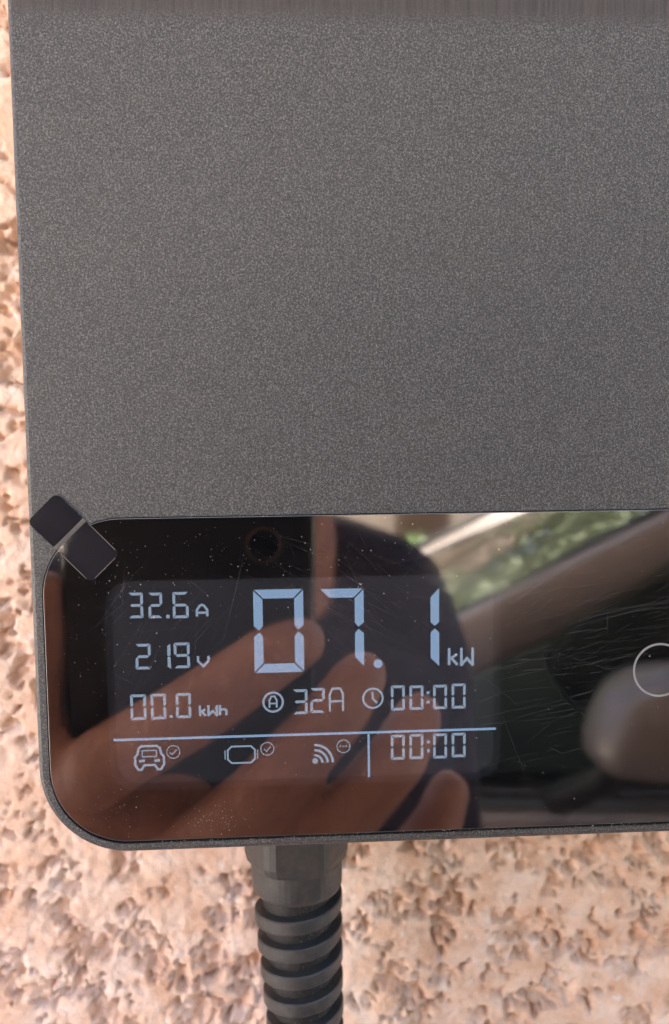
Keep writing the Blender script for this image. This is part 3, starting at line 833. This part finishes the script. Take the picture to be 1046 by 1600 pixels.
# lower body: cross-sections along the length (x, half width, bottom, belt, crown)
SEC = [(0.02, .60, .34, .60, .01), (0.10, .74, .26, .70, .02), (0.30, .82, .22, .78, .03), (0.60, .86, .20, .85, .035), (0.98, .875, .20, .905, .03), (1.4, .88, .20, .90, .0),
       (2.2, .885, .20, .905, .0), (3.0, .88, .20, .92, .0), (3.6, .86, .21, .95, .0), (3.95, .81, .26, .95, .0), (4.12, .70, .36, .90, .0)]
bv = []; NB = 15
for x, w, zb, zt, cr in SEC:
    h = zt - zb
    half = [(w * .80, zb), (w * .95, zb + h * .10), (w * .985, zb + h * .32), (w, zb + h * .58), (w * .985, zb + h * .80), (w * .945, zb + h * .95), (w * .90, zt)]
    ring = [(-a, c) for a, c in half] + [(0, zt + cr)] + [(a, c) for a, c in reversed(half)]
    bv += [(x, a, c) for a, c in ring]
bf = [tuple(reversed(q)) for q in rings_to_faces(len(SEC), NB)] + [tuple(range(NB)), tuple(range((len(SEC) - 1) * NB, len(SEC) * NB))[::-1]]
cb = obj('car_body', bv, bf, m_paint, car, True)
md = cb.modifiers.new('round', 'SUBSURF'); md.levels = 2; md.render_levels = 2
v, f = box(1.15, -.74, .905, 3.75, .74, .93); obj('cabin_floor', v, f, m_cabin, car)
v, f = box(1.05, -.70, .905, 1.45, .70, 0.965); obj('dashboard', v, f, m_trim, car)
def pillar(name, a, c, r, mat=m_paint):
    v, f = tube([a, ((a[0] + c[0]) / 2, (a[1] + c[1]) / 2 * 1.015, (a[2] + c[2]) / 2 + .012), c], [r, r, r], 14); return obj(name, v, f, mat, car, True)
for s in (-1, 1):
    pillar('windscreen_pillar', (1.00, s * .765, .895), (2.02, s * .60, 1.405), (.064, .026))
    v, f = tube([(.955, s * .755, .945), (1.99, s * .595, 1.462)], [.012, .012], 8); obj('windscreen_seal', v, f, m_trim, car, True)
    pillar('door_pillar', (2.45, s * .77, .905), (2.40, s * .625, 1.43), (.035, .03), m_trim)
    pillar('rear_pillar', (3.75, s * .73, .94), (3.35, s * .60, 1.40), (.09, .045))
    v, f = tube([(2.0, s * .60, 1.412), (2.7, s * .615, 1.44), (3.4, s * .595, 1.405)], [.04, .04, .04], 12); obj('roof_rail', v, f, m_paint, car, True)
    v, f = tube([(1.08, s * .795, .905), (2.4, s * .805, .912), (3.7, s * .76, .945)], [(.010, .014)] * 3, 10); obj('window_seal', v, f, m_trim, car, True)
    ym = s * .79; yt = s * .63
    obj('front_side_window', [(1.20, ym, .91), (2.43, ym, .915), (2.38, yt, 1.41), (2.05, yt, 1.40)], [(0, 1, 2, 3)], m_pane, car)
    obj('rear_side_window', [(2.47, ym, .915), (3.72, s * .75, .945), (3.36, yt, 1.39), (2.42, yt, 1.41)], [(0, 1, 2, 3)], m_pane, car)
    v, f = tube([(1.66, s * .86, .925), (1.72, s * .93, .99), (1.74, s * .96, 1.06)], [.030, .026, .022], 10); st = obj('mirror_arm', v, f, m_trim, car, True)
    v = []; nq = 28
    for yo, k in ((.925, .55), (.93, .80), (.95, .93), (1.00, 1.0), (1.06, .96), (1.09, .82), (1.10, .55)):
        for i in range(nq):
            a = 2 * math.pi * i / nq; ca, sa = math.cos(a), math.sin(a)
            qx = math.copysign(abs(ca) ** .55, ca) * .155 * k; qz = math.copysign(abs(sa) ** .62, sa) * (.095 if sa > 0 else .075) * k
            v.append((1.83 + qx + qz * .35, s * yo, 1.115 + qz))
    f = rings_to_faces(7, nq) + [tuple(range(nq))[::-1], tuple(range(6 * nq, 7 * nq))]
    obj('wing_mirror', v, f, m_paint, car, True)
    for xh in (2.15, 3.15):
        v, f = tube([(xh, s * .895, .80), (xh + .08, s * .915, .802), (xh + .18, s * .895, .80)], [.010, .013, .010], 8); obj('door_handle', v, f, m_paint, car, True)
    v, f = tube([(.22, s * .60, .66), (.42, s * .76, .70)], [(.05, .06), (.05, .05)], 14); obj('headlight', v, f, m_lamp, car, True)
    v, f = tube([(4.02, s * .66, .80), (3.88, s * .80, .82)], [(.07, .05), (.06, .05)], 14); obj('tail_light', v, f, m_tail, car, True)
    for xw in (.82, 3.32):
        wh = []
        n = 36
        for q, yo in ((.21, .03), (.30, .02), (.325, .0), (.325, -.16), (.30, -.18), (.21, -.18)): wh += [(xw + q * math.cos(2 * math.pi * i / n), s * (.875 + yo), .325 + q * math.sin(2 * math.pi * i / n)) for i in range(n)]
        w_ = obj('wheel', wh, rings_to_faces(6, n), m_tyre, car, True)
        rm = []
        for q, yo in ((.21, .028), (.20, .015), (.06, .03), (.0001, .035)): rm += [(xw + q * math.cos(2 * math.pi * i / n), s * (.875 + yo), .325 + q * math.sin(2 * math.pi * i / n)) for i in range(n)]
        obj('rim', rm, rings_to_faces(4, n), m_alloy, w_)
    for xs, nm in ((2.05, 'front_seat'), (3.05, 'rear_seat')):
        v, f = merge([tube([(xs - .15, s * .38, .93), (xs + .05, s * .38, 1.18)], [(.22, .06), (.20, .055)], 16), tube([(xs + .07, s * .38, 1.24), (xs + .09, s * .38, 1.31)], [(.12, .05), (.11, .045)], 14)])
        obj(nm, v, f, m_cabin, car, True)
rg = []; ri = []
NX, NY = 12, 12
for i in range(NX + 1):
    u = i / NX; x = 1.98 + u * 1.44; zc = 1.425 + .035 * math.sin(math.pi * (u * .8 + .12))
    for j in range(NY + 1):
        q = j / NY * 2 - 1; rg.append((x, q * (.60 + .015 * math.sin(math.pi * u)), zc + .03 * (1 - q * q)))
k = len(rg); rg += [(a, c, z - .03) for a, c, z in rg]
for i in range(NX):
    for j in range(NY):
        a = i * (NY + 1) + j; ri.append((a, a + NY + 1, a + NY + 2, a + 1)); ri.append(tuple(reversed([q + k for q in ri[-1]])))
obj('roof', rg, ri, m_paint, car, True, mats=[m_paint, m_liner], midx=[0, 1] * (NX * NY))
def screen(name, x0, z0, w0, x1, z1, w1, bow):
    v = []; f = []
    for i in range(7):
        u = i / 6
        for j in range(11):
            q = j / 5 - 1; w = w0 + (w1 - w0) * u
            v.append((x0 + (x1 - x0) * u - bow * (1 - q * q) * (1 - .5 * u), q * w, z0 + (z1 - z0) * u + .02 * math.sin(math.pi * u)))
    for i in range(6):
        for j in range(10): a = i * 11 + j; f.append((a, a + 1, a + 12, a + 11))
    return obj(name, v, f, m_pane, car, True)
screen('windscreen', 1.02, .905, .755, 2.0, 1.42, .60, .12)
screen('rear_window', 3.80, .955, .70, 3.40, 1.41, .58, -.06)


# ------------------------------------------------------------------ clipped hedge and house on the far side of the drive (mirrored)
hedge = empty('hedge', (3.2, -5.2, 0))
tag(hedge, 'clipped green hedge along the drive behind the parked car', 'hedge')
m_leaf = material('hedge_leaf', (0.09, 0.15, 0.05), 0.55)
t, b, N, L = nodes(m_leaf)
L.new(ramp(m_leaf, noise(m_leaf, 3, 3), [(0.3, (0.07, 0.125, 0.045)), (0.7, (0.15, 0.22, 0.085))]), b.inputs['Base Color'])
rng = np.random.RandomState(3)
n = 26000
c = np.stack([rng.uniform(-2.9, 5.5, n), rng.normal(0, .30, n).clip(-.6, .6), rng.uniform(.03, 1.0, n)], 1)
c[:, 2] += .06 * np.sin(c[:, 0] * 3.1) * c[:, 2]
a = rng.normal(size=(n, 3)); a /= np.linalg.norm(a, axis=1)[:, None]
q = rng.normal(size=(n, 3)); q -= (q * a).sum(1)[:, None] * a; q /= np.linalg.norm(q, axis=1)[:, None]
s1 = rng.uniform(.03, .05, n)[:, None]; s2 = rng.uniform(.015, .025, n)[:, None]
lv = np.stack([c - a * s1, c + q * s2, c + a * s1, c - q * s2], 1).reshape(-1, 3)
o_ = obj('foliage', [], [], m_leaf, hedge)
me = o_.data
me.from_pydata(lv.tolist(), [], np.arange(4 * n).reshape(-1, 4).tolist()); me.update()
tag(o_, kind='stuff')
m_bark = material('bark', (0.10, 0.07, 0.05), 0.9)
for i in range(14):
    x = -2.7 + i * .6
    v, f = tube([(x, .05 * math.sin(i), 0), (x + .03, 0, .4), (x - .05, .05, .8)], [.025, .02, .012], 8); obj('stem', v, f, m_bark, hedge, True)
HX, HY = 1.5, -13.0
house = empty('house', (HX, HY, 0))
tag(house, 'beige rendered house with brown shutters on the far side of the drive', 'house')
m_h = material('beige_render', (0.60, 0.52, 0.42), 0.9); m_br = material('brown_wood', (0.12, 0.07, 0.045), 0.7); m_tl = material('roof_tile', (0.13, 0.095, 0.075), 0.85)
t, b, N, L = nodes(m_h); L.new(ramp(m_h, noise(m_h, 4, 5), [(0.3, (0.55, 0.47, 0.38)), (0.7, (0.64, 0.56, 0.46))]), b.inputs['Base Color'])
v, f = box(-6, -7, 0, 6, 0, 2.9); obj('house_wall', v, f, m_h, house)
rv_ = [(-6.5, .5, 2.85), (6.5, .5, 2.85), (6.5, -7.5, 2.85), (-6.5, -7.5, 2.85), (-6.5, -3.5, 5.0), (6.5, -3.5, 5.0)]
obj('house_roof', rv_, [(0, 1, 5, 4), (2, 3, 4, 5), (1, 2, 5), (3, 0, 4), (3, 2, 1, 0)], m_tl, house)
m_wg = material('window_pane', (0.02, 0.025, 0.03), 0.05)
for xw in (-4.2, -1.6, 3.9):
    v, f = box(xw - .55, 0, 1.0, xw + .55, .06, 2.2); w_ = obj('house_window', v, f, m_h, house)
    v, f = box(xw - .47, .062, 1.08, xw + .47, .07, 2.12); obj('window_pane', v, f, m_wg, w_)
    for s in (-1, 1): v, f = box(xw + s * .85 - .28, .0, .98, xw + s * .85 + .28, .05, 2.22); obj('shutter', v, f, m_br, house)
v, f = box(.15, 0, 0, 1.05, .06, 2.15); d_ = obj('house_door', v, f, m_br, house)
v, f = tube([(.25, .07, 1.0), (.25, .12, 1.0), (.35, .12, 1.0)], [.012] * 3, 8); obj('handle', v, f, m_alloy, d_, True)

# ------------------------------------------------------------------ trees between the drive and the house (mirrored in the car's windscreen)
m_tl2 = material('tree_leaf', (0.10, 0.16, 0.07), 0.55)
t, b, N, L = nodes(m_tl2)
L.new(ramp(m_tl2, noise(m_tl2, 1.5, 3), [(0.3, (0.12, 0.155, 0.085)), (0.7, (0.20, 0.24, 0.15))]), b.inputs['Base Color'])
def tree(loc, h, rad, seed, label):
    tr = empty('tree', loc); tag(tr, label, 'tree', 'trees across the drive')
    rs = np.random.RandomState(seed)
    ps = [tube([(0, 0, 0), (.05, .03, h * .3), (-.04, 0, h * .6), (.02, .05, h * .85)], [.14, .11, .08, .03], 12)]
    tips = []
    for i in range(9):
        a = i * 2.4; z0 = h * (.30 + .05 * i); q = rad * rs.uniform(.6, .85)
        tip = (q * math.cos(a), q * math.sin(a), z0 + h * rs.uniform(.10, .22)); tips.append(tip)
        ps.append(tube([(0, 0, z0), (tip[0] * .5, tip[1] * .5, (z0 + tip[2]) / 2 + .1), tip], [.05, .035, .012], 8))
    v, f = merge(ps); obj('trunk', v, f, m_bark, tr, True)
    n = 13000
    cl = np.array(tips + [(rs.normal(0, rad * .4), rs.normal(0, rad * .4), h * rs.uniform(.5, .98)) for _ in range(16)])
    k = rs.randint(0, len(cl), n)
    c = cl[k] + rs.normal(size=(n, 3)) * np.array([rad * .23, rad * .23, h * .07])
    a = rs.normal(size=(n, 3)); a /= np.linalg.norm(a, axis=1)[:, None]
    q = rs.normal(size=(n, 3)); q -= (q * a).sum(1)[:, None] * a; q /= np.linalg.norm(q, axis=1)[:, None]
    s1 = rs.uniform(.06, .10, n)[:, None]; s2 = rs.uniform(.03, .05, n)[:, None]
    lv = np.stack([c - a * s1, c + q * s2, c + a * s1, c - q * s2], 1).reshape(-1, 3)
    o_ = obj('crown', [], [], m_tl2, tr)
    o_.data.from_pydata(lv.tolist(), [], np.arange(4 * n).reshape(-1, 4).tolist()); o_.data.update()
    tag(o_, kind='stuff')
tree((0.0, -8.2, 0), 6.2, 1.9, 4, 'tall leafy tree by the house door across the drive')
tree((3.3, -8.8, 0), 5.6, 2.0, 9, 'broad leafy tree behind the hedge by the brown shutters')
